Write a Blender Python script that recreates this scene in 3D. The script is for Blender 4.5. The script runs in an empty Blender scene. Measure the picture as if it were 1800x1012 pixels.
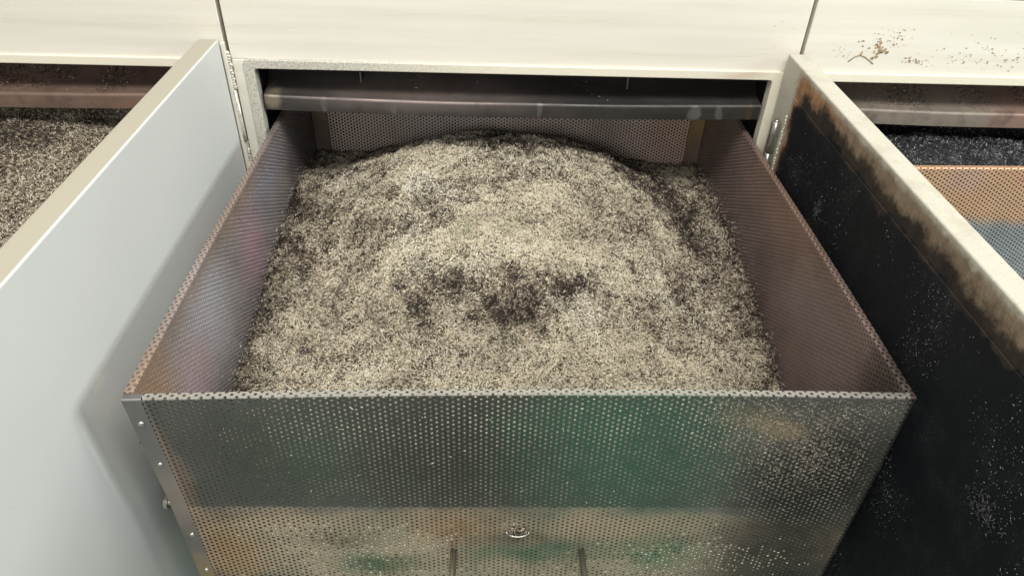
import bpy, bmesh, math, random
import numpy as np
from mathutils import Matrix, Vector
random.seed(7)
S = bpy.context.scene
COL = S.collection

# ------------------------------------------------------------------ camera, world, lamps, exposure
cam = bpy.data.cameras.new('camera'); cam.lens = 36*1268/1800; cam.sensor_width = 36
cam.clip_start = 0.02; cam.clip_end = 60
camo = bpy.data.objects.new('camera', cam); COL.objects.link(camo)
rt = Vector((0.9992975, -0.02049551, 0.03137565)); dn = Vector((0.01224254, -0.61274786, -0.79018363)); fw = Vector((0.03542058, 0.79001265, -0.61206649))
camo.matrix_world = Matrix(((rt.x, -dn.x, -fw.x, -0.0325), (rt.y, -dn.y, -fw.y, -0.3802), (rt.z, -dn.z, -fw.z, 0.3991), (0, 0, 0, 1)))
S.camera = camo
W = bpy.data.worlds.new('World'); S.world = W; W.use_nodes = True
bg = W.node_tree.nodes['Background']; bg.inputs[0].default_value = (0.93, 0.97, 1.0, 1); bg.inputs[1].default_value = 0.30

def area(name, loc, target, sx, sy, power, color):
    l = bpy.data.lights.new(name, 'AREA'); l.shape = 'RECTANGLE'; l.size = sx; l.size_y = sy; l.energy = power; l.color = color
    o = bpy.data.objects.new(name, l); COL.objects.link(o); o.location = loc
    o.rotation_euler = (Vector(target)-Vector(loc)).to_track_quat('-Z', 'Y').to_euler()
    return o
area('overhead_lamp', (0.1, -0.95, 2.2), (0, 0.3, 0), 2.4, 0.6, 69, (1.0, 0.968, 0.905))
area('side_window_lamp', (2.45, -0.12, 1.0), (-0.3, 0.1, -0.1), 1.0, 0.8, 40, (0.95, 0.985, 0.975))
area('front_fill_lamp', (-0.6, -2.6, 1.1), (0, 0.4, 0.1), 1.4, 0.6, 20, (1.0, 0.97, 0.9))  # added fill so that light reaches inside the openings
S.view_settings.view_transform = 'Standard'; S.view_settings.look = 'None'; S.view_settings.exposure = 0.34; S.view_settings.gamma = 1

# ------------------------------------------------------------------ material helpers
class NT:
    def __init__(s, name, rough=0.5, metal=0.0, spec=0.5):
        s.m = bpy.data.materials.new(name); s.m.use_nodes = True; s.t = s.m.node_tree; s.n = s.t.nodes; s.l = s.t.links
        s.b = s.n['Principled BSDF']; s.b.inputs['Roughness'].default_value = rough; s.b.inputs['Metallic'].default_value = metal
        s.b.inputs['Specular IOR Level'].default_value = spec
        s.co = s.n.new('ShaderNodeTexCoord').outputs['Object']
    def put(s, v, sock):
        if hasattr(v, 'is_linked') or isinstance(v, bpy.types.NodeSocket): s.l.new(v, sock)
        else: sock.default_value = v
    def math(s, op, a, b=0.0, clamp=False):
        n = s.n.new('ShaderNodeMath'); n.operation = op; n.use_clamp = clamp; s.put(a, n.inputs[0]); s.put(b, n.inputs[1]); return n.outputs[0]
    def vec(s, op, a, b):
        n = s.n.new('ShaderNodeVectorMath'); n.operation = op; s.put(a, n.inputs[0]); s.put(b, n.inputs[1])
        return n.outputs['Value'] if op == 'LENGTH' else n.outputs[0]
    def noise(s, scale, detail=4, rough=0.6, co=None, stretch=None, color=False):
        co = co or s.co
        if stretch: co = s.vec('MULTIPLY', co, stretch)
        n = s.n.new('ShaderNodeTexNoise'); n.inputs['Scale'].default_value = scale; n.inputs['Detail'].default_value = detail; n.inputs['Roughness'].default_value = rough
        s.l.new(co, n.inputs['Vector']); return n.outputs['Color'] if color else n.outputs['Fac']
    def rng(s, v, a, b, c=0.0, d=1.0, smooth=True):
        n = s.n.new('ShaderNodeMapRange'); n.interpolation_type = 'SMOOTHSTEP' if smooth else 'LINEAR'
        s.put(v, n.inputs[0])
        for i, x in enumerate((a, b, c, d)): n.inputs[i+1].default_value = x
        return n.outputs[0]
    def ramp(s, v, stops):
        n = s.n.new('ShaderNodeValToRGB'); e = n.color_ramp.elements
        while len(e) < len(stops): e.new(0.5)
        for q, (p, c) in zip(e, stops): q.position = p; q.color = (*c, 1)
        s.l.new(v, n.inputs[0]); return n.outputs[0]
    def mix(s, f, a, b, mode='MIX'):
        n = s.n.new('ShaderNodeMix'); n.data_type = 'RGBA'; n.blend_type = mode; s.put(f, n.inputs[0])
        for v, k in ((a, 6), (b, 7)):
            s.put((*v, 1) if isinstance(v, tuple) and len(v) == 3 else v, n.inputs[k])
        return n.outputs[2]
    def warp(s, amp, scale):
        n = s.noise(scale, 4, 0.6, color=True); n = s.vec('SUBTRACT', n, (0.5, 0.5, 0.5)); n = s.vec('MULTIPLY', n, (amp, amp, amp)); n2 = s.vec('MULTIPLY', s.vec('SUBTRACT', s.noise(scale*7, 4, 0.7, color=True), (0.5, 0.5, 0.5)), (amp*.35, amp*.35, amp*.35)); return s.vec('ADD', s.vec('ADD', s.co, n), n2)
    def blob(s, co, c, r, soft=0.6):
        d = s.vec('SUBTRACT', co, c); d = s.vec('DIVIDE', d, r); d = s.vec('LENGTH', d, (0, 0, 0)); return s.rng(d, 1.0+soft*0.3, 1.0-soft, 0, 1)
    def paint(s, base, co, blobs):
        for c, r, color, k, soft in blobs:
            base = s.mix(s.math('MULTIPLY', s.blob(co, c, r, soft), k), base, color)
        return base
    def sep(s, co=None):
        n = s.n.new('ShaderNodeSeparateXYZ'); s.l.new(co or s.co, n.inputs[0]); return n.outputs
    def attr(s, name):
        n = s.n.new('ShaderNodeAttribute'); n.attribute_name = name; return n.outputs['Fac']
    def color(s, v): s.put((*v, 1) if isinstance(v, tuple) and len(v) == 3 else v, s.b.inputs['Base Color']); return s
    def rough(s, v): s.put(v, s.b.inputs['Roughness']); return s
    def metal(s, v): s.put(v, s.b.inputs['Metallic']); return s
    def bump(s, h, strength=0.3, dist=0.001):
        n = s.n.new('ShaderNodeBump'); n.inputs['Strength'].default_value = strength; n.inputs['Distance'].default_value = dist
        s.l.new(h, n.inputs['Height']); s.l.new(n.outputs[0], s.b.inputs['Normal']); return s

B9 = 9.0   # 'anywhere' radius for blobs

# cream enamelled sheet steel
m = NT('cream_enamel', 0.32)
st = m.noise(1.0, 5, 0.6, stretch=(2.5, 2.5, 60)); sp = m.noise(260, 2, 0.5)
c = m.ramp(st, [(0.3, (0.61, 0.582, 0.505)), (0.7, (0.70, 0.675, 0.60))])
c = m.mix(m.rng(m.noise(9, 5, 0.6), 0.5, 0.8, 0, 0.35), c, (0.68, 0.65, 0.57))
m.color(c).rough(m.rng(st, 0.2, 0.8, 0.24, 0.42)).bump(m.noise(3.0, 2), 0.15, 0.004); CREAM = m.m
# frame: cream with grey worn speckles toward its left end
m = NT('worn_cream_trim', 0.4)
x, y, z = m.sep()
wear = m.math('MULTIPLY', m.rng(x, 0.02, -0.30, 0.1, 1), m.rng(x, -0.34, -0.325, 0, 1))
sp = m.rng(m.noise(650, 3, 0.6), 0.42, 0.62, 0, 1)
c = m.mix(m.math('MULTIPLY', wear, 0.7), (0.70, 0.66, 0.54), (0.44, 0.43, 0.38))
c = m.mix(m.math('MULTIPLY', m.math('MULTIPLY', sp, wear), 0.85), c, (0.24, 0.24, 0.22))
c = m.paint(c, m.warp(0.02, 30), [((0.27, 0.44, 0.083), (0.03, B9, 0.006), (0.55, 0.40, 0.30), 0.5, 0.8)])
m.color(c).bump(m.noise(300, 3), 0.25, 0.001); TRIM = m.m
# left door: cool light grey paint, smooth
m = NT('light_grey_door_paint', 0.38)
c = m.mix(m.rng(m.noise(5, 4), 0.3, 0.8, 0, 0.5), (0.575, 0.59, 0.575), (0.51, 0.53, 0.52))
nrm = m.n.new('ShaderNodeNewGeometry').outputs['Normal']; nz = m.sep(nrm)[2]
c = m.mix(m.rng(nz, 0.8, 0.97, 0, 1), c, (0.36, 0.33, 0.265))  # upward faces tinted beige: warmer light on top put into the colour
c = m.paint(c, m.warp(0.012, 60), [((-0.34, 0.035, -0.022), (0.05, 0.012, 0.006), (0.70, 0.70, 0.62), 0.55, 0.7), ((-0.34, 0.05, -0.115), (0.05, 0.002, 0.002), (0.08, 0.08, 0.08), 0.8, 0.5)])
c = m.mix(m.rng(m.noise(1.0, 5, 0.7, stretch=(30, 5, 30)), 0.55, 0.85, 0, 0.12), c, (0.36, 0.37, 0.35))
c = m.mix(m.rng(m.noise(260, 2, 0.5), 0.77, 0.80, 0, 0.7), c, (0.12, 0.10, 0.08))
m.color(c).rough(m.rng(m.noise(1.0, 5, 0.7, stretch=(30, 9, 14)), 0.2, 0.85, 0.30, 0.44)).bump(m.noise(3, 2), 0.15, 0.004); GREYDOOR = m.m
# soot, matte black with blue grey dust
def sootmat(name, base=(0.010, 0.011, 0.013), dust=(0.05, 0.052, 0.056)):
    m = NT(name, 0.62, spec=0.35)
    k = m.math('MULTIPLY', m.rng(m.noise(14, 6, 0.7), 0.42, 0.75, 0, 1), m.rng(m.noise(500, 3, 0.7), 0.45, 0.7, 0.1, 1))
    m.color(m.mix(k, base, dust)).rough(m.rng(m.noise(8, 5), 0.3, 0.7, 0.42, 0.75)).bump(m.noise(350, 5, 0.7), 0.45, 0.002); return m.m
SOOT = sootmat('soot_black')
# right door: cream edge, rust brown band, black soot below, limits follow the door
def doorsoot(name):
    m = NT(name, 0.5, spec=0.18)
    w = m.warp(0.042, 26); w2 = m.warp(0.012, 90)
    x, y, z = m.sep(w); x2, y2, z2 = m.sep(w2); xr = m.sep()[0]
    inner = m.rng(xr, 0.325, 0.3185, 0, 1)
    cream = m.mix(m.rng(m.noise(40, 5), 0.45, 0.7, 0, 0.5), (0.47, 0.45, 0.38), (0.37, 0.34, 0.27))
    brownc = m.ramp(m.noise(1.0, 6, 0.7, stretch=(60, 60, 9)), [(0.25, (0.09, 0.055, 0.032)), (0.5, (0.20, 0.135, 0.085)), (0.75, (0.31, 0.23, 0.155))])
    rust = m.mix(m.rng(m.noise(70, 4), 0.4, 0.65, 0, 1), (0.30, 0.13, 0.05), (0.42, 0.24, 0.12))
    # zone metric: s>0 is heated zone
    zt = m.math('ADD', z, m.math('MULTIPLY', y, 0.0))
    heat = m.math('MULTIPLY', m.rng(z2, 0.1095, 0.101, 0, 1), m.rng(y, 0.405, 0.385, 0, 1))
    fade = m.rng(y, 0.45, 0.20, 0.0, 1.0)
    soot = m.math('MULTIPLY', m.rng(z, 0.100, 0.086, 0, 1), m.rng(y, 0.393, 0.368, 0, 1))
    soot2 = m.math('MULTIPLY', m.rng(z, 0.078, 0.074, 0, 1), m.rng(y, 0.398, 0.38, 0, 1))
    c = m.mix(m.math('MULTIPLY', heat, 0.9), cream, brownc)
    halo = m.math('MULTIPLY', m.rng(y, 0.24, 0.37, 0, 1), heat)
    c = m.mix(m.math('MULTIPLY', halo, 0.75), c, rust)
    dark = m.ramp(m.noise(1.0, 6, 0.7, stretch=(40, 40, 10)), [(0.3, (0.016, 0.014, 0.013)), (0.7, (0.05, 0.037, 0.028))])
    c = m.mix(soot, c, dark)
    k = m.math('MULTIPLY', m.rng(m.noise(16, 6, 0.7), 0.45, 0.8, 0, 1), m.rng(m.noise(600, 3, 0.7), 0.5, 0.7, 0.1, 1))
    blk = m.mix(k, (0.0065, 0.0078, 0.010), (0.082, 0.085, 0.092))
    c = m.mix(soot2, c, blk)
    c = m.mix(inner, cream, c)
    m.color(c).rough(m.rng(m.noise(9, 5), 0.3, 0.7, 0.55, 0.8)).bump(m.noise(300, 5, 0.7), 0.4, 0.0018); return m.m
RDOOR = doorsoot('sooted_cream_door')
# steel of the heat shields
def steelmat(name, base, tints, rough=(0.28, 0.5), metal=0.85, streak=(8, 8, 8), warp=(0.05, 12), grime=0.6, bumps=0.12, field=False):
    m = NT(name, 0.4, metal)
    c = m.mix(m.rng(m.noise(1.0, 5, 0.6, stretch=streak), 0.3, 0.7, 0, 1), base, tuple(v*0.72 for v in base))
    c = m.paint(c, m.warp(*warp), tints)
    if field:  # dark upper rectangle and copper band below painted in as reflections
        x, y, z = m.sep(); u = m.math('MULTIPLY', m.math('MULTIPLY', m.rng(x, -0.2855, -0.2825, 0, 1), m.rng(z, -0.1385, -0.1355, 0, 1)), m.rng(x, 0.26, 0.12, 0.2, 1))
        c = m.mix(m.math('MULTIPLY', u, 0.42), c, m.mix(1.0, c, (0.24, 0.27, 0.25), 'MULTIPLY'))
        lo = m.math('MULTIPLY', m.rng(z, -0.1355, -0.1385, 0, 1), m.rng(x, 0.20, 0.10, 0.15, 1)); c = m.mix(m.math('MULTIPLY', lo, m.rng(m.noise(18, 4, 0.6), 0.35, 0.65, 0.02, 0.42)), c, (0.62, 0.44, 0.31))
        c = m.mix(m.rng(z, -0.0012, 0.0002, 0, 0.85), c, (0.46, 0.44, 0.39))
    g = m.math('MULTIPLY', m.rng(m.noise(30, 6, 0.7), 0.52, 0.78, 0, 1), grime)
    c = m.mix(g, c, tuple(v*0.3 for v in base))
    m.color(c).metal(m.rng(g, 0, 1, metal, 0.2)).rough(m.rng(m.noise(25, 5), 0.3, 0.7, *rough)).bump(m.noise(500, 3), bumps, 0.0006)
    return m.m
pale = (0.15, 0.145, 0.135)
SHIELD = steelmat('dark_oxidised_steel', (0.062, 0.058, 0.056), [
    ((-0.12, 0.45, 0.04), (0.16, B9, 0.02), (0.20, 0.16, 0.145), 0.8, 0.9),
    ((-0.294, 0.45, 0.035), (0.012, B9, 0.012), (0.32, 0.28, 0.19), 0.6, 0.6),
    ((-0.232, 0.45, 0.03), (0.004, 0.012, 0.014), pale, 0.8, 0.5), ((-0.148, 0.45, 0.03), (0.004, 0.012, 0.014), pale, 0.8, 0.5),
    ((0.03, 0.45, 0.03), (0.004, 0.012, 0.014), pale, 0.7, 0.5), ((0.222, 0.45, 0.03), (0.010, 0.012, 0.012), pale, 0.9, 0.4), ((0.252, 0.45, 0.03), (0.005, 0.012, 0.012), pale, 0.8, 0.4),
    ((0.292, 0.45, 0.03), (0.004, 0.02, 0.02), (0.12, 0.08, 0.05), 0.6, 0.5)], streak=(6, 40, 60), warp=(0.012, 60), rough=(0.36, 0.55), metal=0.6, grime=0.5)
BROWNSHIELD = steelmat('brown_oxidised_steel', (0.20, 0.135, 0.11), [
    ((0.50, 0.45, 0.03), (0.16, B9, 0.03), (0.24, 0.22, 0.18), 0.8, 0.7),
    ((0.66, 0.45, 0.03), (0.08, B9, 0.03), (0.30, 0.19, 0.15), 0.8, 0.8),
    ((-0.62, 0.45, 0.03), (0.09, B9, 0.03), (0.20, 0.13, 0.10), 0.8, 0.8),
    ((-0.45, 0.45, 0.02), (0.09, B9, 0.02), (0.22, 0.14, 0.09), 0.6, 0.8)], streak=(6, 40, 60), rough=(0.35, 0.6), metal=0.45, grime=0.85)
# perforated steel of the trays, tinted by heat; green, copper and dark reflections are painted on the front; coordinates are the tray's own
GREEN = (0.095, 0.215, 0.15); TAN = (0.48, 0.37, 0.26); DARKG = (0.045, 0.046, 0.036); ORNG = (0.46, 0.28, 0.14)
FRONT = steelmat('reflection_tinted_front_mesh', (0.19, 0.19, 0.175), [
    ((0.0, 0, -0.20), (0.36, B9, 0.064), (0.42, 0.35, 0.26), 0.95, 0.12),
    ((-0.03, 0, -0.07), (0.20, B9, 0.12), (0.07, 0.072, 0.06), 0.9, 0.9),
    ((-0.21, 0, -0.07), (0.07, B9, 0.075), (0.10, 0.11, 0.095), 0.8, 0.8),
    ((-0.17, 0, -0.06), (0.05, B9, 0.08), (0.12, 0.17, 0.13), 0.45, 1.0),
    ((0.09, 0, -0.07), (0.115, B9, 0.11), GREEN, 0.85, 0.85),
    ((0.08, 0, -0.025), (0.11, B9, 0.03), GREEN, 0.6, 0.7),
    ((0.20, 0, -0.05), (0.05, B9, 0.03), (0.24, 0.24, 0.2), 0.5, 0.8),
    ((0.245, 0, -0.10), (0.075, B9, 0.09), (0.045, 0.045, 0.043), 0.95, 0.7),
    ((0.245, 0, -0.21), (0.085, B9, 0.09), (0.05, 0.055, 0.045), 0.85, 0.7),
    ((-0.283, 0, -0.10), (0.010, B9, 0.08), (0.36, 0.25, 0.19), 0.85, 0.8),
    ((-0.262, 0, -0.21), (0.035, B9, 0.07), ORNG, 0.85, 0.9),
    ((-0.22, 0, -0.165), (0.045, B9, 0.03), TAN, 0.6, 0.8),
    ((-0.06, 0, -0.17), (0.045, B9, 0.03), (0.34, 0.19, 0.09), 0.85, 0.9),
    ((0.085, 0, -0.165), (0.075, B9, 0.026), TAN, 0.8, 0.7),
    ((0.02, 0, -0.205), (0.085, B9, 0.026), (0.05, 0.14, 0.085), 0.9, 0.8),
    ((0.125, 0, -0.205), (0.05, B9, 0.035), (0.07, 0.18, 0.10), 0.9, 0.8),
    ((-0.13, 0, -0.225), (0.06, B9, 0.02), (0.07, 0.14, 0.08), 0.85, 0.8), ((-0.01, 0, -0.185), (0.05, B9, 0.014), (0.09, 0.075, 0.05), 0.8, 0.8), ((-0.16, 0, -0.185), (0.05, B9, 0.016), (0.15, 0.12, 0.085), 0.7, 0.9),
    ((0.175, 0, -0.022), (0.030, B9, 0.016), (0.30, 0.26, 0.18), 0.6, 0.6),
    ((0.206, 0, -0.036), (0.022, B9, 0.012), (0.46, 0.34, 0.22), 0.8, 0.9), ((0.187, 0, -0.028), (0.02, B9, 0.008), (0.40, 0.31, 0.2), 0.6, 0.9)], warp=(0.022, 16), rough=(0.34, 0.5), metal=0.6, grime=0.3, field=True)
LEFTM = steelmat('purple_tinted_side_mesh', (0.40, 0.36, 0.365), [
    ((-0.3, 0.16, -0.05), (B9, 0.07, 0.09), (0.52, 0.52, 0.59), 0.8, 0.9), ((-0.3, 0.09, -0.08), (B9, 0.05, 0.06), (0.56, 0.43, 0.48), 0.8, 0.9),
    ((-0.3, 0.015, -0.03), (B9, 0.06, 0.08), (0.48, 0.31, 0.19), 0.8, 1.0), ((-0.3, 0.30, -0.07), (B9, 0.05, 0.07), (0.50, 0.33, 0.41), 0.8, 0.9),
    ((-0.3, 0.38, -0.03), (B9, 0.06, 0.05), (0.30, 0.30, 0.36), 0.8, 0.9), ((-0.3, 0.24, 0.0), (B9, 0.30, 0.025), (0.40, 0.29, 0.22), 0.55, 0.8),
    ((-0.3, 0.52, -0.08), (B9, 0.10, 0.1), (0.17, 0.15, 0.15), 0.8, 0.9)], warp=(0.05, 12), rough=(0.34, 0.5), metal=0.7, grime=0.25)
RIGHTM = steelmat('brown_side_mesh', (0.31, 0.235, 0.21), [
    ((0.3, 0.03, -0.04), (B9, 0.05, 0.08), (0.06, 0.05, 0.045), 0.85, 0.8), ((0.3, 0.30, -0.01), (B9, 0.2, 0.05), (0.36, 0.23, 0.17), 0.6, 0.9),
    ((0.3, 0.15, -0.06), (B9, 0.10, 0.06), (0.32, 0.26, 0.25), 0.7, 0.9)], warp=(0.05, 12), rough=(0.38, 0.55), metal=0.6, grime=0.3)
BACKM = steelmat('brown_back_mesh', (0.66, 0.55, 0.49), [
    ((0.25, 0.6, -0.08), (0.07, B9, 0.1), (0.60, 0.42, 0.33), 0.8, 0.9), ((-0.1, 0.6, -0.05), (0.12, B9, 0.06), (0.58, 0.53, 0.50), 0.7, 0.9)], rough=(0.4, 0.6), metal=0.3, grime=0.3)
STRIP = steelmat('bracket_steel', (0.34, 0.27, 0.22), [((0.29, 0.6, -0.06), (0.04, B9, 0.06), (0.40, 0.27, 0.12), 0.8, 0.8)], metal=0.6, grime=0.25)
PLAIN = steelmat('plain_margin_steel', (0.27, 0.255, 0.25), [((-0.29, 0, -0.13), (0.03, B9, 0.06), (0.42, 0.33, 0.28), 0.7, 0.9), ((-0.29, 0, -0.25), (0.03, B9, 0.05), (0.50, 0.36, 0.20), 0.8, 0.9)], metal=0.75, grime=0.2)
ORANGE = steelmat('orange_tinted_mesh', (0.40, 0.42, 0.45), [
    ((0.0, 0, -0.02), (0.6, B9, 0.062), (0.60, 0.36, 0.21), 0.95, 0.35), ((-0.05, 0, -0.04), (0.05, B9, 0.035), (0.60, 0.38, 0.25), 0.8, 0.8),
    ((-0.12, 0, -0.015), (0.04, B9, 0.02), (0.55, 0.36, 0.30), 0.7, 0.8), ((-0.045, 0, -0.012), (0.012, B9, 0.01), (0.6, 0.22, 0.20), 0.6, 0.9)], warp=(0.035, 14), rough=(0.4, 0.55), metal=0.5, grime=0.15)
m = NT('brushed_hinge_steel', 0.28, 0.9); m.color(m.ramp(m.noise(60, 4), [(0.3, (0.34, 0.33, 0.30)), (0.7, (0.55, 0.53, 0.47))])); HINGE = m.m
m = NT('weld_bead', 0.3, 0.4); m.color(m.ramp(m.noise(200, 4), [(0.3, (0.40, 0.39, 0.33)), (0.7, (0.70, 0.68, 0.58))])); WELD = m.m
m = NT('seam_dark', 0.8); m.color((0.035, 0.033, 0.03)); DARK = m.m
m = NT('painted_lit_edge', 0.35, 0.5); x, y, z = m.sep(); k = m.math('MULTIPLY', m.rng(x, -0.25, -0.12, 0.05, 1), m.rng(m.noise(50, 4), 0.35, 0.65, 0.25, 1)); m.color(m.mix(k, (0.045, 0.045, 0.04), (0.21, 0.20, 0.175))); CUT = m.m  # hole walls coloured brighter, painting in their lit crescents
# husk: every grain carries how dark it is, by charring and painted shade, and how yellow it is
m = NT('rice_husk_grain', 0.75, spec=0.25)
ch = m.attr('char'); hue = m.attr('hue')
lt = m.ramp(hue, [(0.0, (0.44, 0.45, 0.30)), (0.35, (0.60, 0.53, 0.43)), (0.62, (0.74, 0.67, 0.50)), (1.0, (0.70, 0.69, 0.61))])
c = m.mix(m.rng(ch, 0.34, 0.62, 0, 1), lt, (0.23, 0.185, 0.135)); c = m.mix(m.rng(ch, 0.57, 0.73, 0, 1), c, (0.026, 0.020, 0.018))
m.color(c); HUSK = m.m
m = NT('charred_husk_grain', 0.4, spec=0.6)
ch = m.attr('char')
m.color(m.ramp(ch, [(0.2, (0.42, 0.43, 0.42)), (0.36, (0.085, 0.09, 0.095)), (0.6, (0.012, 0.013, 0.015))])); CHARHUSK = m.m
m = NT('epoxy_floor_green', 0.35); m.color(m.mix(m.rng(m.noise(3, 6), 0.35, 0.7, 0, 1), (0.13, 0.20, 0.16), (0.18, 0.25, 0.20))).bump(m.noise(40, 4), 0.2, 0.002); FLOOR = m.m
m = NT('rust_flake', 0.8); m.color(m.ramp(m.noise(180, 3), [(0.3, (0.16, 0.11, 0.06)), (0.7, (0.42, 0.30, 0.17))])); FLAKE = m.m

# ------------------------------------------------------------------ object helpers
def tag(o, label=None, cat=None, group=None, kind=None):
    for k, v in (('label', label), ('category', cat), ('group', group), ('kind', kind)):
        if v: o[k] = v
    return o
def empty(name, loc, label, cat, group=None):
    o = bpy.data.objects.new(name, None); COL.objects.link(o); o.location = loc; o.empty_display_size = 0.05
    return tag(o, label, cat, group)
def link(name, me, mats, parent=None, bevel=0, smooth=False):
    o = bpy.data.objects.new(name, me); COL.objects.link(o)
    for mt in (mats if isinstance(mats, list) else [mats]): me.materials.append(mt)
    if parent:
        o.parent = parent
        base = Matrix.Translation(parent.location) if parent.parent is None else Matrix.Identity(4)
        o.matrix_parent_inverse = base.inverted()
    if bevel:
        b = o.modifiers.new('bevel', 'BEVEL'); b.width = bevel; b.segments = 3; b.limit_method = 'ANGLE'; b.angle_limit = math.radians(40)
        smooth = True
    if smooth:
        for p in me.polygons: p.use_smooth = True
        if bevel:
            w = o.modifiers.new('wn', 'WEIGHTED_NORMAL'); w.keep_sharp = True
    return o
def arr(name, V, F, mats, parent=None, attrs=None, smooth=False):
    me = bpy.data.meshes.new(name); k = F.shape[1]
    me.vertices.add(len(V)); me.vertices.foreach_set('co', V.astype(np.float32).ravel())
    me.loops.add(F.size); me.loops.foreach_set('vertex_index', F.astype(np.int32).ravel())
    me.polygons.add(len(F)); me.polygons.foreach_set('loop_start', (np.arange(len(F))*k).astype(np.int32)); me.polygons.foreach_set('loop_total', np.full(len(F), k, np.int32))
    me.update(calc_edges=True)
    for nme, d in (attrs or {}).items():
        a = me.attributes.new(nme, 'FLOAT', 'POINT'); a.data.foreach_set('value', d.astype(np.float32))
    o = link(name, me, mats, parent)
    me.polygons.foreach_set('use_smooth', np.full(len(F), smooth, bool))
    return o
class MB:
    def __init__(s): s.b = bmesh.new()
    def box(s, x0, x1, y0, y1, z0, z1):
        r = bmesh.ops.create_cube(s.b, size=1)['verts']
        for v in r: v.co = Vector(((x0+x1)/2+v.co.x*(x1-x0), (y0+y1)/2+v.co.y*(y1-y0), (z0+z1)/2+v.co.z*(z1-z0)))
        return s
    def prism(s, pts, axis, a, b):   # pts: outline in the two other axes, extruded from a to b along axis
        def P(p, t): return {'x': (t, p[0], p[1]), 'y': (p[0], t, p[1]), 'z': (p[0], p[1], t)}[axis]
        f0 = [s.b.verts.new(P(p, a)) for p in pts]; f1 = [s.b.verts.new(P(p, b)) for p in pts]
        s.b.faces.new(f0); s.b.faces.new(f1[::-1])
        for i in range(len(pts)): j = (i+1) % len(pts); s.b.faces.new((f0[j], f0[i], f1[i], f1[j]))
        return s
    def tube(s, pts, r, n=14, rs=None):
        pts = [Vector(p) for p in pts]; rings = []
        for i, p in enumerate(pts):
            d = (pts[min(i+1, len(pts)-1)]-pts[max(i-1, 0)]).normalized(); u = d.orthogonal().normalized() if abs(d.z) > 0.9 else d.cross(Vector((0, 0, 1))).normalized(); w = d.cross(u)
            q = rs[i] if rs else r
            rings.append([s.b.verts.new(p+(u*math.cos(a*2*math.pi/n)+w*math.sin(a*2*math.pi/n))*q) for a in range(n)])
        for A, Bq in zip(rings, rings[1:]):
            for i in range(n): j = (i+1) % n; s.b.faces.new((A[i], A[j], Bq[j], Bq[i]))
        s.b.faces.new(rings[0][::-1]); s.b.faces.new(rings[-1]); return s
    def lump(s, c, r, sq=(1, 1, 1)):
        v = bmesh.ops.create_icosphere(s.b, subdivisions=2, radius=1)['verts']
        for q in v: k = 1+random.uniform(-.15, .15); q.co = Vector((c[0]+q.co.x*r*sq[0]*k, c[1]+q.co.y*r*sq[1]*k, c[2]+q.co.z*r*sq[2]*k))
        return s
    def build(s, name, mats, parent=None, bevel=0, smooth=False):
        bmesh.ops.recalc_face_normals(s.b, faces=s.b.faces[:]); me = bpy.data.meshes.new(name); s.b.to_mesh(me); s.b.free()
        return link(name, me, mats, parent, bevel, smooth)
rs_ = np.random.RandomState(11)
def vnoise(x, y, scale, seed):
    g = np.random.RandomState(seed).rand(257, 257); X = np.mod(x/scale+50.3, 256); Y = np.mod(y/scale+71.7, 256)
    i = X.astype(int); j = Y.astype(int); a = X-i; b = Y-j; a = a*a*(3-2*a); b = b*b*(3-2*b)
    return (g[i, j]*(1-a)+g[i+1, j]*a)*(1-b)+(g[i, j+1]*(1-a)+g[i+1, j+1]*a)*b
def fbm(x, y, scale, seed, o=4):
    r = 0; w = 1; t = 0
    for k in range(o): r = r+w*vnoise(x, y, scale/2**k, seed+k); t += w; w *= .55
    return r/t

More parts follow.
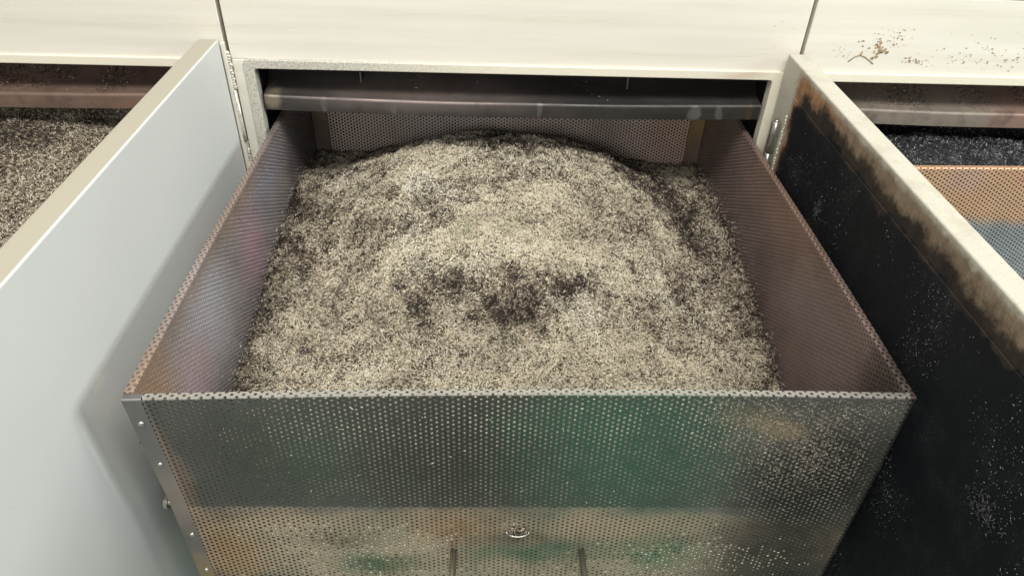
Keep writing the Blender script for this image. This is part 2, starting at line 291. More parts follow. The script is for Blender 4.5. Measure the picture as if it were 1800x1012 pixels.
# ------------------------------------------------------------------ perforated sheet: hexagonal cells each with its punched hole
PU, PV = 0.005*math.sqrt(3)/2, 0.005
def perf_arrays(Wd, H, mapf, n=12, r=0.0013, t=0.0012, u0=0.0, v0=0.0, skip=None):
    I, J = np.meshgrid(np.arange(-1, int(Wd/PU)+3), np.arange(-1, int(H/PV)+3), indexing='ij')
    cu = (I*PU+u0).ravel(); cv = (J*PV+(I % 2)*PV/2+v0).ravel()
    k = (cu > -PV) & (cu < Wd+PV) & (cv > -PV) & (cv < H+PV)
    if skip: k &= ~skip(cu, cv)
    cu, cv = cu[k], cv[k]; N = len(cu)
    a = np.arange(n)*2*np.pi/n; ro = np.where(np.arange(n) % 2 == 0, PV/math.sqrt(3), PV/2) if n == 12 else np.full(n, PV/math.sqrt(3))
    ou = cu[:, None]+ro*np.cos(a); ov = cv[:, None]+ro*np.sin(a); hu = cu[:, None]+r*np.cos(a); hv = cv[:, None]+r*np.sin(a)
    U = np.concatenate([ou, hu, hu, ou], 1).clip(0, Wd); V = np.concatenate([ov, hv, hv, ov], 1).clip(0, H)
    Nn = np.concatenate([np.zeros(2*n), np.full(2*n, -t)])[None].repeat(N, 0)
    q = []
    for s in range(3):
        for i in range(n): j = (i+1) % n; q.append((s*n+i, s*n+j, (s+1)*n+j, (s+1)*n+i))
    q = np.array(q); F = (q[None]+(np.arange(N)*4*n)[:, None, None]).reshape(-1, 4)
    P = mapf(U.ravel(), V.ravel(), Nn.ravel())
    A, B_, C_, D = (P[F[:, i]] for i in range(4)); ar = np.linalg.norm(np.cross(C_-A, D-B_), axis=1); F = F[ar > 2e-9]
    # edge strips closing the sheet all round
    Vs = [P]; Fs = [F]; off = len(P)
    for side in range(4):
        s = np.linspace(0, 1, 80)
        uu, vv = {0: (s*Wd, s*0), 1: (s*Wd, s*0+H), 2: (s*0, s*H), 3: (s*0+Wd, s*H)}[side]
        p = np.concatenate([mapf(uu, vv, uu*0), mapf(uu, vv, uu*0-t)]); f = np.array([(i, i+1, 81+i, 80+i) for i in range(79)])+off
        Vs.append(p); Fs.append(f); off += len(p)
    return np.concatenate(Vs), np.concatenate(Fs), (cu, cv)
def lip(v, n, H0, rad=0.002, side=1):   # returns (height, inward offset) for the arc length v past H0, folding towards +inward
    a = np.clip((v-H0)/rad, 0, np.pi/2); ext = np.clip(v-H0-rad*np.pi/2, 0, None)
    h = np.minimum(v, H0)+(rad+n)*np.sin(a)*1.0
    o = rad-(rad+n)*np.cos(a)+ext
    return h, o    # n positive is the outside of the fold

# ------------------------------------------------------------------ setting
MB().box(-4, 4, -4, 3, -0.80, -0.75).build('floor', FLOOR).__setitem__('kind', 'structure')

# ------------------------------------------------------------------ furnace
furn = empty('furnace', (0, 0.45, -0.75), 'long cream enamelled furnace front with three openings side by side and open doors between them', 'furnace')
YF = 0.450
plab = ['cream panel over the left opening', 'plain cream panel over the middle opening', 'bright cream panel with brown flaking stains over the right opening']
flab = ['cream frame of the left opening', 'cream frame of the middle opening, grey and worn at its left corner', 'cream frame of the right opening']
for k, cx in enumerate((-0.668, 0.0, 0.668)):
    b = MB(); hw = 0.3318
    b.box(cx-hw, cx+hw, YF, YF+0.03, 0.0865, 0.1745)
    b.box(cx-hw, cx-0.312, YF, YF+0.03, -0.74, 0.0865); b.box(cx+0.312, cx+hw, YF, YF+0.03, -0.74, 0.0865)
    b.box(cx-0.312, cx+0.312, YF, YF+0.03, -0.74, -0.36)
    tag(b.build('front_panel', CREAM, furn, bevel=0.0012), plab[k])
    MB().box(cx-hw, cx+hw, YF-0.001, YF+0.03, 0.1757, 0.75).build('upper_panel', CREAM, furn, bevel=0.0015)
    # frame outline, open at the bottom far below the picture
    ow, iw, ot, it, zb = 0.319, 0.3065, 0.0872, 0.0765, -0.355
    def arc(x, z, r, a0, a1): return [(x+r*math.cos(math.radians(a)), z+r*math.sin(math.radians(a))) for a in np.linspace(a0, a1, 5)]
    out = [(cx-ow, zb)]+arc(cx-ow+0.006, ot-0.006, 0.006, 180, 90)+arc(cx+ow-0.006, ot-0.006, 0.006, 90, 0)+[(cx+ow, zb), (cx+iw, zb)]+arc(cx+iw-0.004, it-0.004, 0.004, 0, 90)+arc(cx-iw+0.004, it-0.004, 0.004, 90, 180)+[(cx-iw, zb)]
    fr = tag(MB().prism(out, 'y', YF-0.0035, YF+0.012).build('opening_frame', TRIM, furn, bevel=0.0012), flab[k])
    # chamber behind the opening, sooty
    b = MB(); x0, x1 = cx-0.3095, cx+0.3095
    b.box(x0-0.004, x0, YF+0.012, 1.25, -0.40, 0.24); b.box(x1, x1+0.004, YF+0.012, 1.25, -0.40, 0.24)
    b.box(x0, x1, 1.25, 1.254, -0.40, 0.24); b.box(x0, x1, YF+0.031, 1.25, 0.24, 0.244); b.box(x0, x1, YF+0.012, 1.25, -0.404, -0.40)
    b.build('chamber', SOOT, furn)
    # heat shield: folded lip, sloped ledge, weld line, riser
    prof = [(0.4535, 0.0235), (0.4535, 0.0385)]+[(0.4575-0.004*math.cos(a), 0.0385+0.004*math.sin(a)) for a in (0.35, 0.75, 1.15, 1.5)]+[(0.4775, 0.0455), (0.4783, 0.0464), (0.480, 0.0466), (0.500, 0.064), (0.515, 0.077), (0.530, 0.092), (0.545, 0.235)]
    nX = 60; xs = np.linspace(-0.3035, 0.3035, nX); V = []; th = 0.0025
    pr = np.array(prof); d = np.gradient(pr, axis=0); nn = np.stack([d[:, 1], -d[:, 0]], 1); nn /= np.linalg.norm(nn, axis=1)[:, None]
    loop = np.concatenate([pr, (pr+nn*th)[::-1]]); L = len(loop)
    for xx in xs:
        sag = -0.0045*(1-(xx/0.3)**2)+0.0002*math.sin(xx*31+k); V.append(np.stack([np.full(L, cx+xx), loop[:, 0]+0.0004*math.sin(xx*17+k), loop[:, 1]+sag], 1))
    V = np.concatenate(V); F = np.array([(i*L+j, i*L+(j+1) % L, (i+1)*L+(j+1) % L, (i+1)*L+j) for i in range(nX-1) for j in range(L)])
    caps = np.array([(j, j+1, L-2-j, L-1-j) for j in range(L//2-1)]); F = np.concatenate([F, caps, caps+(nX-1)*L])
    sh = arr('heat_shield', V, F, SHIELD if k == 1 else BROWNSHIELD, furn, smooth=True)
    tag(sh, ['brown oxidised shield across the left opening', 'dark oxidised shield with a shiny folded edge', 'pinkish brown shield with a grey stained edge'][k])
    sh.modifiers.new('es', 'EDGE_SPLIT').split_angle = math.radians(50)
    # dark joint behind the panel seams
MB().box(-1.0, -0.312, YF+0.0303, YF+0.034, 0.08, 0.75).box(-0.3115, 0.3115, YF+0.0303, YF+0.034, 0.08, 0.75).box(0.312, 1.0, YF+0.0303, YF+0.034, 0.08, 0.75).box(-0.34, -0.3280, YF+0.0303, YF+0.034, -0.74, 0.08).box(0.3280, 0.34, YF+0.0303, YF+0.034, -0.74, 0.08).build('joint_backing', DARK, furn)
# little tab standing on the middle ledge
MB().box(0.1395, 0.1415, 0.484, 0.492, 0.0455, 0.064).build('tab', PLAIN, furn, bevel=0.0004)
MB().box(-0.1915, -0.1895, 0.484, 0.492, 0.0455, 0.061).build('tab', PLAIN, furn, bevel=0.0004)
# left door, smooth grey face towards the middle tray
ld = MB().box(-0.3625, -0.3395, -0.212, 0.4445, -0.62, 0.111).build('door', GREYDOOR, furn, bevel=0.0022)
tag(ld, 'smooth light grey door standing open at the left of the middle tray')
MB().box(-0.3655, -0.3627, -0.18, 0.40, -0.58, 0.076).build('inner_liner', SOOT, ld, bevel=0.001)
MB().prism([(-0.3393, 0.4445), (-0.3343, 0.4445), (-0.3343, 0.4495), (-0.3393, 0.4495)], 'z', -0.62, 0.107).build('hinge_strip', CREAM, ld, bevel=0.001)
for z0, z1 in ((0.052, 0.094), (-0.055, -0.018)):
    b = MB(); z = z1
    while z > z0: b.lump((-0.3335+random.uniform(-.0006, .0006), 0.4475, z), 0.0027, (1, 1, 1.1)); z -= 0.0034
    b.build('weld_seam', WELD, ld, smooth=True)
b = MB().tube([(-0.3335, 0.446, z) for z in (0.050, 0.0, -0.016)], 0.0022, 10).build('hinge_pin', WELD, ld, smooth=True)
# right door, inner side sooted
rd = MB().box(0.3165, 0.3385, -0.215, 0.4445, -0.62, 0.110).build('door', RDOOR, furn, bevel=0.0016)
tag(rd, 'open door with black sooted inner face and cream edge at the right of the middle tray')
MB().box(0.3150, 0.31645, -0.175, 0.392, -0.58, 0.0768).build('inner_liner', RDOOR, rd, bevel=0.0006)
hb = MB()
for z0, z1, rr in ((0.001, 0.040, 0.0052), (-0.045, -0.0005, 0.0058)):
    hb.tube([(0.3105, 0.413, z0), (0.3105, 0.413, z0+0.0006), (0.3105, 0.413, z1-0.0008), (0.3105, 0.413, z1)], rr, 20, [rr*.88, rr, rr, rr*.85])
hb.tube([(0.3105, 0.413, z) for z in (0.039, 0.0425)], 0.0032, 14)
h = hb.build('hinge', HINGE, rd); h.data.polygons.foreach_set('use_smooth', [len(p.vertices) == 4 for p in h.data.polygons])
b = MB(); z = 0.05
while z > -0.10: b.lump((0.3158+random.uniform(-.0003, .0003), 0.4015+random.uniform(-.0008, .0008), z), 0.0022, (.8, .8, 1.3)); z -= 0.0038
b.build('weld_seam', WELD, rd, smooth=True)
# outermost doors of the row stay out of view; flaking stains on the right panel
def flakes(name, spots, y, mat, parent):
    b = MB()
    for (cx, cz, sx, sz, n, s) in spots:
        for _ in range(n):
            x = random.gauss(cx, sx); z = random.gauss(cz, sz)
            if z < 0.090 or z > 0.168: continue
            r = s*random.uniform(0.2, 0.85); k = random.randint(5, 8); a0 = random.random()*6; el = random.uniform(.4, 1)
            pts = [(x+r*random.uniform(.5, 1)*math.cos(a0+i*2*math.pi/k), z+el*r*random.uniform(.5, 1)*math.sin(a0+i*2*math.pi/k)) for i in range(k)]
            b.prism(pts, 'y', y-0.0006, y-0.0001)
    o = b.build(name, mat, parent); return tag(o, kind='stuff')
flakes('rust_flakes', [(0.418, 0.122, 0.010, 0.006, 34, 0.0022), (0.425, 0.114, 0.006, 0.004, 14, 0.0042), (0.44, 0.130, 0.008, 0.006, 26, 0.0014), (0.47, 0.103, 0.012, 0.003, 30, 0.0018),
    (0.53, 0.110, 0.02, 0.006, 34, 0.0016), (0.60, 0.108, 0.02, 0.006, 40, 0.0018), (0.55, 0.125, 0.05, 0.01, 20, 0.0012), (0.31, 0.14, 0.01, 0.012, 10, 0.0009), (0.38, 0.112, 0.008, 0.004, 14, 0.0010)], YF, FLAKE, furn)
b = MB()
for pts in ([(0.392, 0.1005), (0.398, 0.1065), (0.404, 0.1085), (0.410, 0.1065), (0.417, 0.1025), (0.4225, 0.0985)], [(0.404, 0.1085), (0.4055, 0.1135)]):
    b.tube([(x, YF-0.0002, z) for x, z in pts], 0.0007, 8)
b.build('rust_streak', FLAKE, furn, smooth=True)

# ------------------------------------------------------------------ trays
TRAYG = 'perforated steel trays of husk in the furnace openings'
tray = empty('perforated_tray', (0, 0.30, -0.27), 'square perforated steel tray pulled out of the middle opening, its whole front wall in view', 'tray', TRAYG)
ZB, H0 = -0.27, 0.268     # bottom of the walls, height of the fold line above it
def bow(x, z): return (0.0035*x/0.3+0.0048*(1-(x/0.3)**2)-0.002)*np.clip(1+z/0.13, 0, 1)
XM = -0.2865
def mf(u, v, n):
    hh, o = lip(v, n, H0); x = XM+u; z = ZB+hh; return np.stack([x, 0.002+o+bow(x, z)-0.0*n-0.002, z], 1)
HL = 0.268+0.002*math.pi/2+0.0042
def nearhole(cu, cv):   # torn opening
    return (((cu+XM+0.001)/0.0085)**2+((cv+ZB+0.172)/0.0055)**2) < 1
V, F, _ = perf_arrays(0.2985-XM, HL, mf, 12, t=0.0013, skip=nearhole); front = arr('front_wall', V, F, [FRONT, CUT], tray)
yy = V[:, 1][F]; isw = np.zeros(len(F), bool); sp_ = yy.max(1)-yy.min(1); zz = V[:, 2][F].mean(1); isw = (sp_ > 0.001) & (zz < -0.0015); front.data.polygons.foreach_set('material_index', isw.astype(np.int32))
tag(front, 'front wall of punched steel, green and copper reflections painted in, dusty right corner')
# plain margins
def strip(u0, u1):
    us = np.linspace(u0, u1, 6); vs = np.concatenate([np.linspace(0, H0, 30), H0+np.linspace(0.0004, 0.00314, 7), [HL]]); n0, n1 = len(us), len(vs)
    U, Vv = np.meshgrid(us, vs, indexing='ij'); P0 = mf(U.ravel(), Vv.ravel(), np.zeros(U.size)); P1 = mf(U.ravel(), Vv.ravel(), np.full(U.size, -0.0012))
    F = []
    for i in range(n0-1):
        for j in range(n1-1): a = i*n1+j; F += [(a, a+n1, a+n1+1, a+1), (a+U.size, a+1+U.size, a+n1+1+U.size, a+n1+U.size)]
    for j in range(n1-1):
        for i in (0, n0-1): a = i*n1+j; F.append((a, a+1, a+1+U.size, a+U.size))
    for i in range(n0-1):
        for j in (0, n1-1): a = i*n1+j; F.append((a, a+n1, a+n1+U.size, a+U.size))
    return np.concatenate([P0, P1]), np.array(F)
V, F = strip(-0.3005-XM, -XM+XM-0.00005); arr('corner_margin', V, F, PLAIN, tray)
V, F = strip(0.29855-XM, 0.3005-XM); arr('corner_margin', V, F, SHIELD, tray)
def side(sg):
    def f(u, v, n):
        hh, o = lip(v, n, H0); y = 0.0015+u; return np.stack([sg*(0.2952+o+0.0012*np.sin(u*9)), y, ZB+hh], 1)
    return f
V, F, _ = perf_arrays(0.628, HL, side(-1), 12, r=0.0015); lw = tag(arr('side_wall', V, F, LEFTM, tray), 'left side wall with purple and blue heat tint')
V, F, _ = perf_arrays(0.628, HL, side(1), 12, r=0.0015); rw = tag(arr('side_wall', V, F, RIGHTM, tray), 'brown right side wall')
def mb(u, v, n): return np.stack([-0.2945+u, 0.630+n*0-n, ZB+v], 1)
V, F, _ = perf_arrays(0.589, 0.270, mb, 6, r=0.00165); bw = arr('back_wall', V, F, BACKM, tray)
MB().box(-0.2945, 0.2945, 0.0025, 0.629, -0.196, -0.1945).build('tray_floor', PLAIN, tray)
for sg in (-1, 1):
    MB().box(min(sg*0.2935, sg*0.272), max(sg*0.2935, sg*0.272), 0.6235, 0.6275, -0.194, -0.002).build('corner_bracket', STRIP, tray, bevel=0.0006)
    MB().box(min(sg*0.2935, sg*0.2845), max(sg*0.2935, sg*0.2845), 0.0065, 0.0085, -0.194, -0.014).build('corner_bracket', STRIP, tray, bevel=0.0004)
for x, z in ((-0.2935, -0.027), (-0.2935, -0.078), (-0.2925, -0.178), (-0.2925, -0.235)):
    b = MB(); yb = float(bow(np.array([x]), np.array([z]))[0])
    b.tube([(x, yb+.0005, z), (x, yb-.0008, z), (x, yb-.0018, z)], 0.0028, 14, [0.0028, 0.0026, 0.0014]); b.build('rivet', HINGE, tray, smooth=True)
MB().tube([(-0.290, 0.012, -0.147), (-0.3085, 0.012, -0.147), (-0.3087, 0.012, -0.147), (-0.3120, 0.012, -0.147)], 0.0045, 16, [0.0032, 0.0032, 0.0062, 0.0058]).build('roller_pin', HINGE, tray)
hd = MB().tube([(-0.060, 0.0, -0.2035), (-0.060, -0.055, -0.2035), (-0.057, -0.0605, -0.2035), (-0.052, -0.063, -0.2035), (0.051, -0.063, -0.2035), (0.056, -0.0605, -0.2035), (0.059, -0.055, -0.2035), (0.059, 0.0, -0.2035)], 0.0031, 12).build('handle', HINGE, tray, smooth=True)
# torn slot with its curled lower lip
xs = np.linspace(-1, 1, 15)
MB().tube([(-0.0015+0.0105*q, -0.0012-0.0018*(1-q*q), -0.1725-0.0048*math.sqrt(max(0, 1-q*q))) for q in xs], 0.0008, 8).build('torn_lip', HINGE, tray, smooth=True)

# ------------------------------------------------------------------ husk
def dome_r(x, y):
    r = (x/np.where(x > 0, .205, .225))**2+((y-.405)/.245)**2; return r*(1+0.20*(fbm(x, y, .09, 5)-.5))
def h_mid(x, y):
    b = np.interp(y, [0, .16, .22, .3, .4, .5, .63], [-.162, -.160, -.147, -.135, -.119, -.112, -.124])
    b = b-0.006*np.clip(x/0.3, -1, 1)+.022*np.exp(-((y)/.2)**2)*(1-(np.abs(x)/.3)**2)
    r = dome_r(x, y)
    b = b+.082*np.exp(-r**2.1)-.010*np.clip((y-.42)/.12, 0, 1)*np.exp(-(x/.2)**2)
    for cx, cy, rr, d in ((-.017, .223, .028, .012), (-.100, .225, .018, .010), (.052, .248, .026, .006), (-.054, .241, .02, .006), (.195, .28, .02, .008), (.19, .22, .03, .010), (.026, .195, .015, .007), (.21, .46, .05, .012), (-.06, .355, .012, .006)):
        b = b-d*np.exp(-(((x-cx)**2+(y-cy)**2)/rr**2))
    b = b+(fbm(x, y, .05, 21, 3)-.5)*.010+(fbm(x, y, .014, 31, 4)-.5)*.011
    return b
def gauss(x, y, cx, cy, rx, ry): return np.exp(-(((x-cx)/rx)**2+((y-cy)/ry)**2))
def char_tone_mid(x, y):
    c = .475+(fbm(x, y, .08, 41, 3)-.5)*.34+(fbm(x, y, .020, 51, 3)-.5)*.42+(fbm(x, y, .006, 57, 2)-.5)*.35
    e = np.minimum(np.minimum(.2925-np.abs(x), (.622-y)*1.2), .3); c = c+.13*np.exp(-(e/.045)**2)+.10*np.exp(-(e/.008)**2)  # darker along the walls
    q = dome_r(x, y); c = c+np.exp(-((q-1.28)/.30)**2)*(.17*np.clip((y-.30)/.1, 0, 1)*np.clip(x/.08, 0, 1)+.07*np.clip((y-.25)/.1, 0, 1)*(x < 0))  # darker along the crease round the dome
    w = (fbm(x, y, .03, 141, 3)-.5)*.03; x = x+w; y = y+(fbm(x, y, .03, 151, 3)-.5)*.02
    for cx, cy, rx, ry, k in ((0.0, .292, .12, .024, -.34), (-.12, .285, .04, .02, -.10), (.10, .27, .06, .02, -.12), (.05, .37, .05, .024, -.26), (-.10, .41, .09, .05, -.06), (.09, .19, .08, .03, -.12), (-.14, .16, .1, .02, -.07), (.1, .15, .12, .03, -.10),  # leading pale band paints in the slope facing the light
            (-.010, .216, .030, .013, .34), (.012, .206, .05, .010, .12), (-.02, .250, .05, .008, .14), (-.104, .226, .010, .009, .28), (-.092, .206, .014, .006, .26), (.064, .240, .028, .020, .17), (.052, .222, .012, .012, .14), (-.042, .236, .030, .008, .15), (-.07, .226, .03, .010, .10), (.03, .225, .02, .012, .16), (.02, .232, .03, .012, .14), (.196, .285, .016, .014, .22), (.19, .215, .018, .018, .20), (.024, .194, .009, .007, .28), (-.062, .356, .016, .004, .32),
            (.19, .47, .04, .05, .20), (.225, .40, .018, .07, .12), (0.0, .49, .13, .022, .10), (-.20, .36, .06, .12, .05), (-.16, .54, .06, .03, .16)):  # darker right trough, ridge and back corner
        c = c+k*gauss(x, y, cx, cy, rx, ry)
    return c
def grains(P, char, hue, L=(0.0032, 0.0062), Wd=(0.0007, 0.0013), tilt=0.6, nrm=None):
    N = len(P); az = rs_.rand(N)*2*np.pi; el = rs_.randn(N)*tilt; ln = rs_.uniform(*L, N)/2*np.where(rs_.rand(N) < .22, .55, 1)*np.where(rs_.rand(N) < .006, 1.9, 1); wd = rs_.uniform(*Wd, N)/2; cv = rs_.uniform(.05, .35, N)*ln
    if nrm is None: X, Y, Z = np.eye(3)
    else: X, Y, Z = nrm
    d = (np.cos(az)*np.cos(el))[:, None]*X+(np.sin(az)*np.cos(el))[:, None]*Y+np.sin(el)[:, None]*Z
    s = np.cross(d, Z+1e-4*X); s /= np.linalg.norm(s, axis=1)[:, None]; up = np.cross(s, d); ro = rs_.randn(N)*.7; s2 = s*np.cos(ro)[:, None]+up*np.sin(ro)[:, None]; up = np.cross(s2, d)
    a = P-d*ln[:, None]; b = P+d*ln[:, None]; c = P+up*cv[:, None]+up*(wd*.5)[:, None]; l = P+s2*wd[:, None]+up*cv[:, None]*.6; r = P-s2*wd[:, None]+up*cv[:, None]*.6
    V = np.stack([a, b, c, l, r], 1).reshape(-1, 3); q = np.array([(0, 3, 2), (3, 1, 2), (0, 2, 4), (2, 1, 4)]); F = (q[None]+(np.arange(N)*5)[:, None, None]).reshape(-1, 3)
    return V, F, np.repeat(char, 5), np.repeat(hue, 5)
def husk(name, x0, x1, y0, y1, hf, cf, N, mat, label, group, nv=220, dens=None, skirt=-0.193, **kw):
    xs, ys = np.linspace(x0, x1, nv), np.linspace(y0, y1, nv); X, Y = np.meshgrid(xs, ys, indexing='ij'); X, Y = X.ravel(), Y.ravel()
    Z = hf(X, Y)-.0014; I, J = np.meshgrid(np.arange(nv-1), np.arange(nv-1), indexing='ij'); a = (I*nv+J).ravel()
    T = np.concatenate([np.stack([a, a+nv, a+nv+1], 1), np.stack([a, a+nv+1, a+1], 1)])
    top = np.stack([X, Y, Z], 1); nb = nv*nv
    bd = np.concatenate([np.arange(nv)*nv, (nv-1)*nv+np.arange(1, nv), (np.arange(nv-1)*nv+nv-1)[::-1], np.arange(nv-1)[::-1][:-1]]); low = top[bd].copy(); low[:, 2] = skirt; m_ = len(bd); i = np.arange(m_); j = (i+1) % m_
    T = np.concatenate([T, np.stack([bd[i], nb+i, nb+j], 1), np.stack([bd[i], nb+j, bd[j]], 1)])
    cb = np.full(nb+m_, .64)+rs_.randn(nb+m_)*.08; hb_ = rs_.rand(nb+m_)  # base under the grains coloured dark as the shade between them
    x = rs_.uniform(x0, x1, N); y = rs_.uniform(y0, y1, N); z = hf(x, y)+rs_.uniform(-.0016, .0024, N)
    gc = cf(x, y)+rs_.randn(N)*.17; gh = np.clip(fbm(x, y, .05, 61, 3)*1.0+rs_.randn(N)*.16-.02, 0, 1)
    V, F, c, hh = grains(np.stack([x, y, z], 1), gc, gh, **kw)
    # a skin of grains on the front skirt so the punched wall shows husk behind it
    o = arr(name, np.concatenate([top, low, V]), np.concatenate([T, F+nb+m_]), mat, None, {'char': np.concatenate([cb, c]), 'hue': np.concatenate([hb_, hh])})
    return tag(o, label, 'rice husk', group, 'stuff')
G = 'heaps of rice husk in the trays'; EY_, EZ_ = np.eye(3)[1:]
husk('rice_husk', -0.2925, 0.2925, 0.006, 0.622, h_mid, char_tone_mid, 340000, HUSK, 'domed heap of pale and scorched rice husk filling the middle tray', G)
def h_left(x, y): return -0.035+0.03*gauss(x, y, -.60, .38, .2, .2)+(fbm(x, y, .05, 71, 4)-.5)*.02
def c_left(x, y): return .50+(fbm(x, y, .08, 81, 4)-.5)*.5+.28*gauss(x, y, -.6, .44, .07, .05)+.2*gauss(x, y, -.42, .45, .05, .04)-.02
husk('rice_husk', -0.96, -0.3755, 0.006, 0.622, h_left, c_left, 150000, HUSK, 'flat bed of greyish tan rice husk in the left tray', G)
def h_right(x, y): return -0.018+0.016*gauss(x, y, .55, .46, .2, .08)+(fbm(x, y, .03, 91, 4)-.5)*.012-.02*np.clip((y-.47)/.05, 0, 1)
def c_right(x, y): return .53+(fbm(x, y, .03, 95, 3)-.5)*.35
husk('charred_husk', 0.3755, 0.96, 0.388, 0.990, h_right, c_right, 75000, CHARHUSK, 'black charred husk in the right tray behind its orange tinted rim', G, L=(0.003, 0.0055), Wd=(0.0006, 0.0011))
for sg, lb in ((-1, 'husk grains stuck to the left side wall just above the heap'), (1, 'husk grains stuck to the right side wall just above the heap')):
    n = 900; y = rs_.uniform(.02, .61, n); z = h_mid(np.full(n, sg*.29), y)+rs_.exponential(.006, n)-.001; k = z < -.004
    P = np.stack([np.full(k.sum(), sg*.2932), y[k], z[k]], 1); V, F, c, hh = grains(P, rs_.uniform(.3, .8, len(P)), rs_.rand(len(P)), (.002, .0045), (.0006, .0012), .3, (EY_, EZ_, np.array([-sg*1., 0, 0])))
    tag(arr('stuck_husk', V, F, HUSK, None, {'char': c, 'hue': hh}), lb, 'husk dust', None, 'stuff')
# flecks lodged in the punched holes: pale husk and light through the holes put in as colour
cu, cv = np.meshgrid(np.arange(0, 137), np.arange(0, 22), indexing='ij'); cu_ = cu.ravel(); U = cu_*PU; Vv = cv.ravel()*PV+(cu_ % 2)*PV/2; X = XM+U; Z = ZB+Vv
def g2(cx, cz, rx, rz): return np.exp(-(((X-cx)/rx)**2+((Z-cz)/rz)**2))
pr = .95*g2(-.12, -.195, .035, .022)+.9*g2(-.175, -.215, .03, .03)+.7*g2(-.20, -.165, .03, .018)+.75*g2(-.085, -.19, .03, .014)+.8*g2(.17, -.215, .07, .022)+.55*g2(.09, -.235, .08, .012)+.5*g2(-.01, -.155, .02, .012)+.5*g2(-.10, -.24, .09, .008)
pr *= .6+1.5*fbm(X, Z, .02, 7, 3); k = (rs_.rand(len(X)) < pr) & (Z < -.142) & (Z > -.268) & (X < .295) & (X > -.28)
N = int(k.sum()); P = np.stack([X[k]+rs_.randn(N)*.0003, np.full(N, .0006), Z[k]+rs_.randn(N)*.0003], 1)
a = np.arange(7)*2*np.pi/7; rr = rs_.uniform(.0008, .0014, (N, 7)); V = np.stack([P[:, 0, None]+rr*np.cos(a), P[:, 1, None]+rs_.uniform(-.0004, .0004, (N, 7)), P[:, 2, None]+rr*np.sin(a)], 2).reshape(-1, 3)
m = NT('pale_hole_fleck', 0.6); m.color(m.ramp(m.noise(900, 2), [(0.3, (0.50, 0.46, 0.34)), (0.6, (0.80, 0.78, 0.68))])); FLECK = m.m
tag(arr('lodged_flecks', V, np.arange(N*7).reshape(-1, 7), FLECK, tray), kind='stuff')
P = np.stack([rs_.uniform(-.009, .007, 70), rs_.uniform(-.001, .003, 70), -.172+rs_.uniform(-.004, .0045, 70)], 1)
V, F, c, hh = grains(P, rs_.uniform(.3, .85, 70), rs_.rand(70)); arr('husk_tuft', V, F, HUSK, tray, {'char': c, 'hue': hh})['kind'] = 'stuff'
# dust clinging to the right of the front wall
EX, EY, EZ = np.eye(3)
def dust(name, P, frame, mat, label, char, L, Wd, tilt=.25, parent=None):
    V, F, c, hh = grains(P, char, rs_.rand(len(P)), L, Wd, tilt, frame); o = arr(name, V, F, mat, parent, {'char': c, 'hue': hh})
    return tag(o, label if not parent else None, 'husk dust' if not parent else None, None, 'stuff')
n = 20000; x = rs_.uniform(.12, .298, n); z = rs_.uniform(-.16, -.002, n)
d = 1.0*np.exp(-(((x-.215-.35*(-z-.05))/.05)**2+((z+.05)/.055)**2))+.5*np.exp(-(((x-.25)/.05)**2+((z+.012)/.02)**2))+.55*np.exp(-(((x-.15)/.02)**2+((z+.012)/.012)**2)); d *= .2+1.5*fbm(x, z, .012, 3, 3)
k = rs_.rand(n) < d*.95; x, z = x[k], z[k]
P = np.stack([x, bow(x, z)-.0009, z], 1)
dust('husk_dust', P, (EX, EZ, -EY), HUSK, 'husk dust clinging to the right end of the middle tray front', rs_.uniform(.34, .76, len(x)), (.0006, .0017), (.0003, .0007))
n = 60; dust('husk_dust', np.stack([rs_.uniform(-.25, .15, n), np.full(n, -.0006), rs_.uniform(-.13, -.01, n)], 1), (EX, EZ, -EY), HUSK, 'scattered pale specks on the left of the middle tray front', rs_.uniform(.2, .5, n), (.0012, .003), (.0005, .0009))
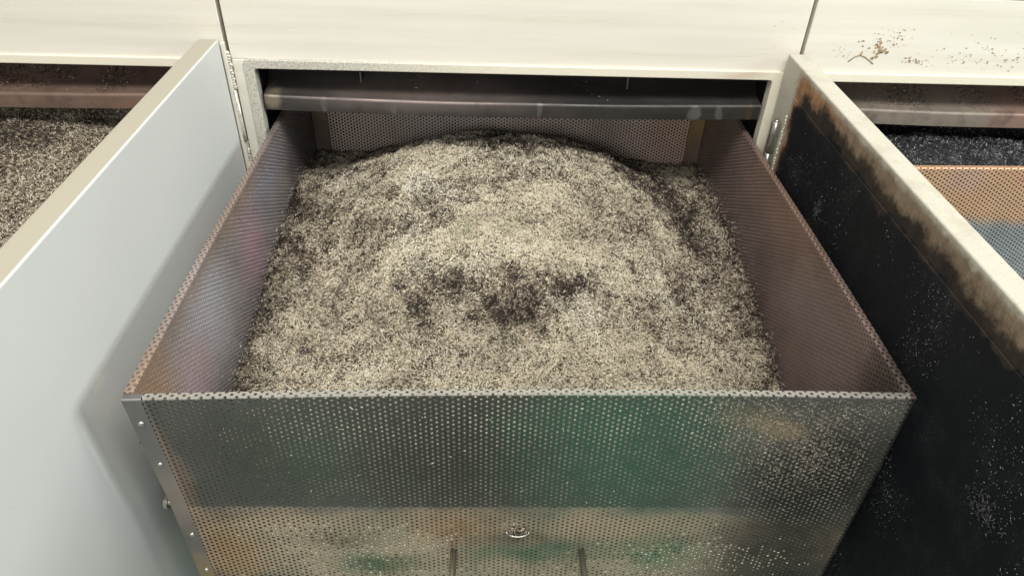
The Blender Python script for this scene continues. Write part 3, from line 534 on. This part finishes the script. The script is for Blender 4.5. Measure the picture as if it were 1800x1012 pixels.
# ash specks on the sooted door
n = 36000; y = rs_.uniform(-.17, .385, n); z = rs_.uniform(-.35, .07, n); d = np.clip((fbm(y, z, .06, 13, 4)-.45)*3.2, 0, 1)*(.25+.75*np.clip((.25-y)/.3, 0, 1)); k = rs_.rand(n) < d*.8
P = np.stack([np.full(k.sum(), .3147), y[k], z[k]], 1)
dust('ash_specks', P, (EY, EZ, -EX), CHARHUSK, None, rs_.uniform(.22, .38, len(P)), (.0006, .0016), (.0003, .0006), parent=rd)
def cluster(cy, cz, sy, sz, n, ch):
    P = np.stack([.3145-rs_.rand(n)*.0025, rs_.randn(n)*sy+cy, rs_.randn(n)*sz+cz], 1); return P, rs_.uniform(*ch, n)
for a_ in ((.262, .010, .004, .006, 140, (.54, .8)), (-.085, -.018, .009, .006, 260, (.5, .8))):
    P, c = cluster(*a_); dust('soot_crust', P, (EY, EZ, -EX), CHARHUSK, None, c-.10, (.0015, .004), (.0006, .0014), .5, parent=rd)
# crumbs on the three ledges
def ledge(x, y): return np.interp(y, [.458, .4775, .480, .500, .530], [.0425, .0455, .047, .064, .092])
def crumbs(x0, x1, cx, n, th, label, mat, ch=(.45, .95)):
    x = rs_.uniform(x0, x1, n); y = rs_.uniform(.458, .522, n); d = np.clip((fbm(x, y, .03, int(1000+cx*100), 3)-th)*4, 0, 1)+.02*(y > .478); k = rs_.rand(n) < d; x, y = x[k], y[k]
    k2 = rs_.rand(len(x)) < np.interp(y, [.458, .476, .486], [.12, .35, 1.0]); x, y = x[k2], y[k2]
    z = ledge(x, y)-0.0045*(1-((x-cx)/.3)**2)+.0008+rs_.rand(len(x))*.0018
    dust('husk_crumbs', np.stack([x, y, z], 1), None, mat, label, rs_.uniform(*ch, len(x)), (.0018, .005), (.0006, .0012), .35)
crumbs(-.965, -.37, -.668, 16000, .40, 'dark husk crumbs lying on the brown ledge of the left opening', HUSK)
crumbs(.37, .965, .668, 16000, .42, 'dark husk crumbs lying on the pinkish ledge of the right opening', HUSK, (.5, 1.0))
crumbs(-.29, .29, 0, 1500, .60, 'sparse black crumbs on the dark ledge of the middle opening', CHARHUSK, (.15, .7))

# ------------------------------------------------------------------ neighbouring trays: the same tray with its parts, other heat tints
def copy_tray(dx, dy, label, mats):
    r = tray.copy(); COL.objects.link(r); r.location = tray.location+Vector((dx, dy, 0)); r['label'] = label
    for c_ in list(tray.children):
        if c_.name.startswith(('lodged', 'husk_tuft', 'torn')): continue
        q = c_.copy(); COL.objects.link(q); q.parent = r; q.matrix_parent_inverse = c_.matrix_parent_inverse.copy()
        if 'label' in q: del q['label']
        for key, mt in mats.items():
            if c_.name.startswith(key): q.material_slots[0].link = 'OBJECT'; q.material_slots[0].material = mt
copy_tray(-0.668, 0, 'perforated steel tray in the left opening, mostly hidden behind the grey door', {})
copy_tray(0.668, 0.38, 'perforated steel tray pushed into the right opening, rim tinted orange over blue grey', {'front_wall': ORANGE, 'corner_margin': ORANGE})
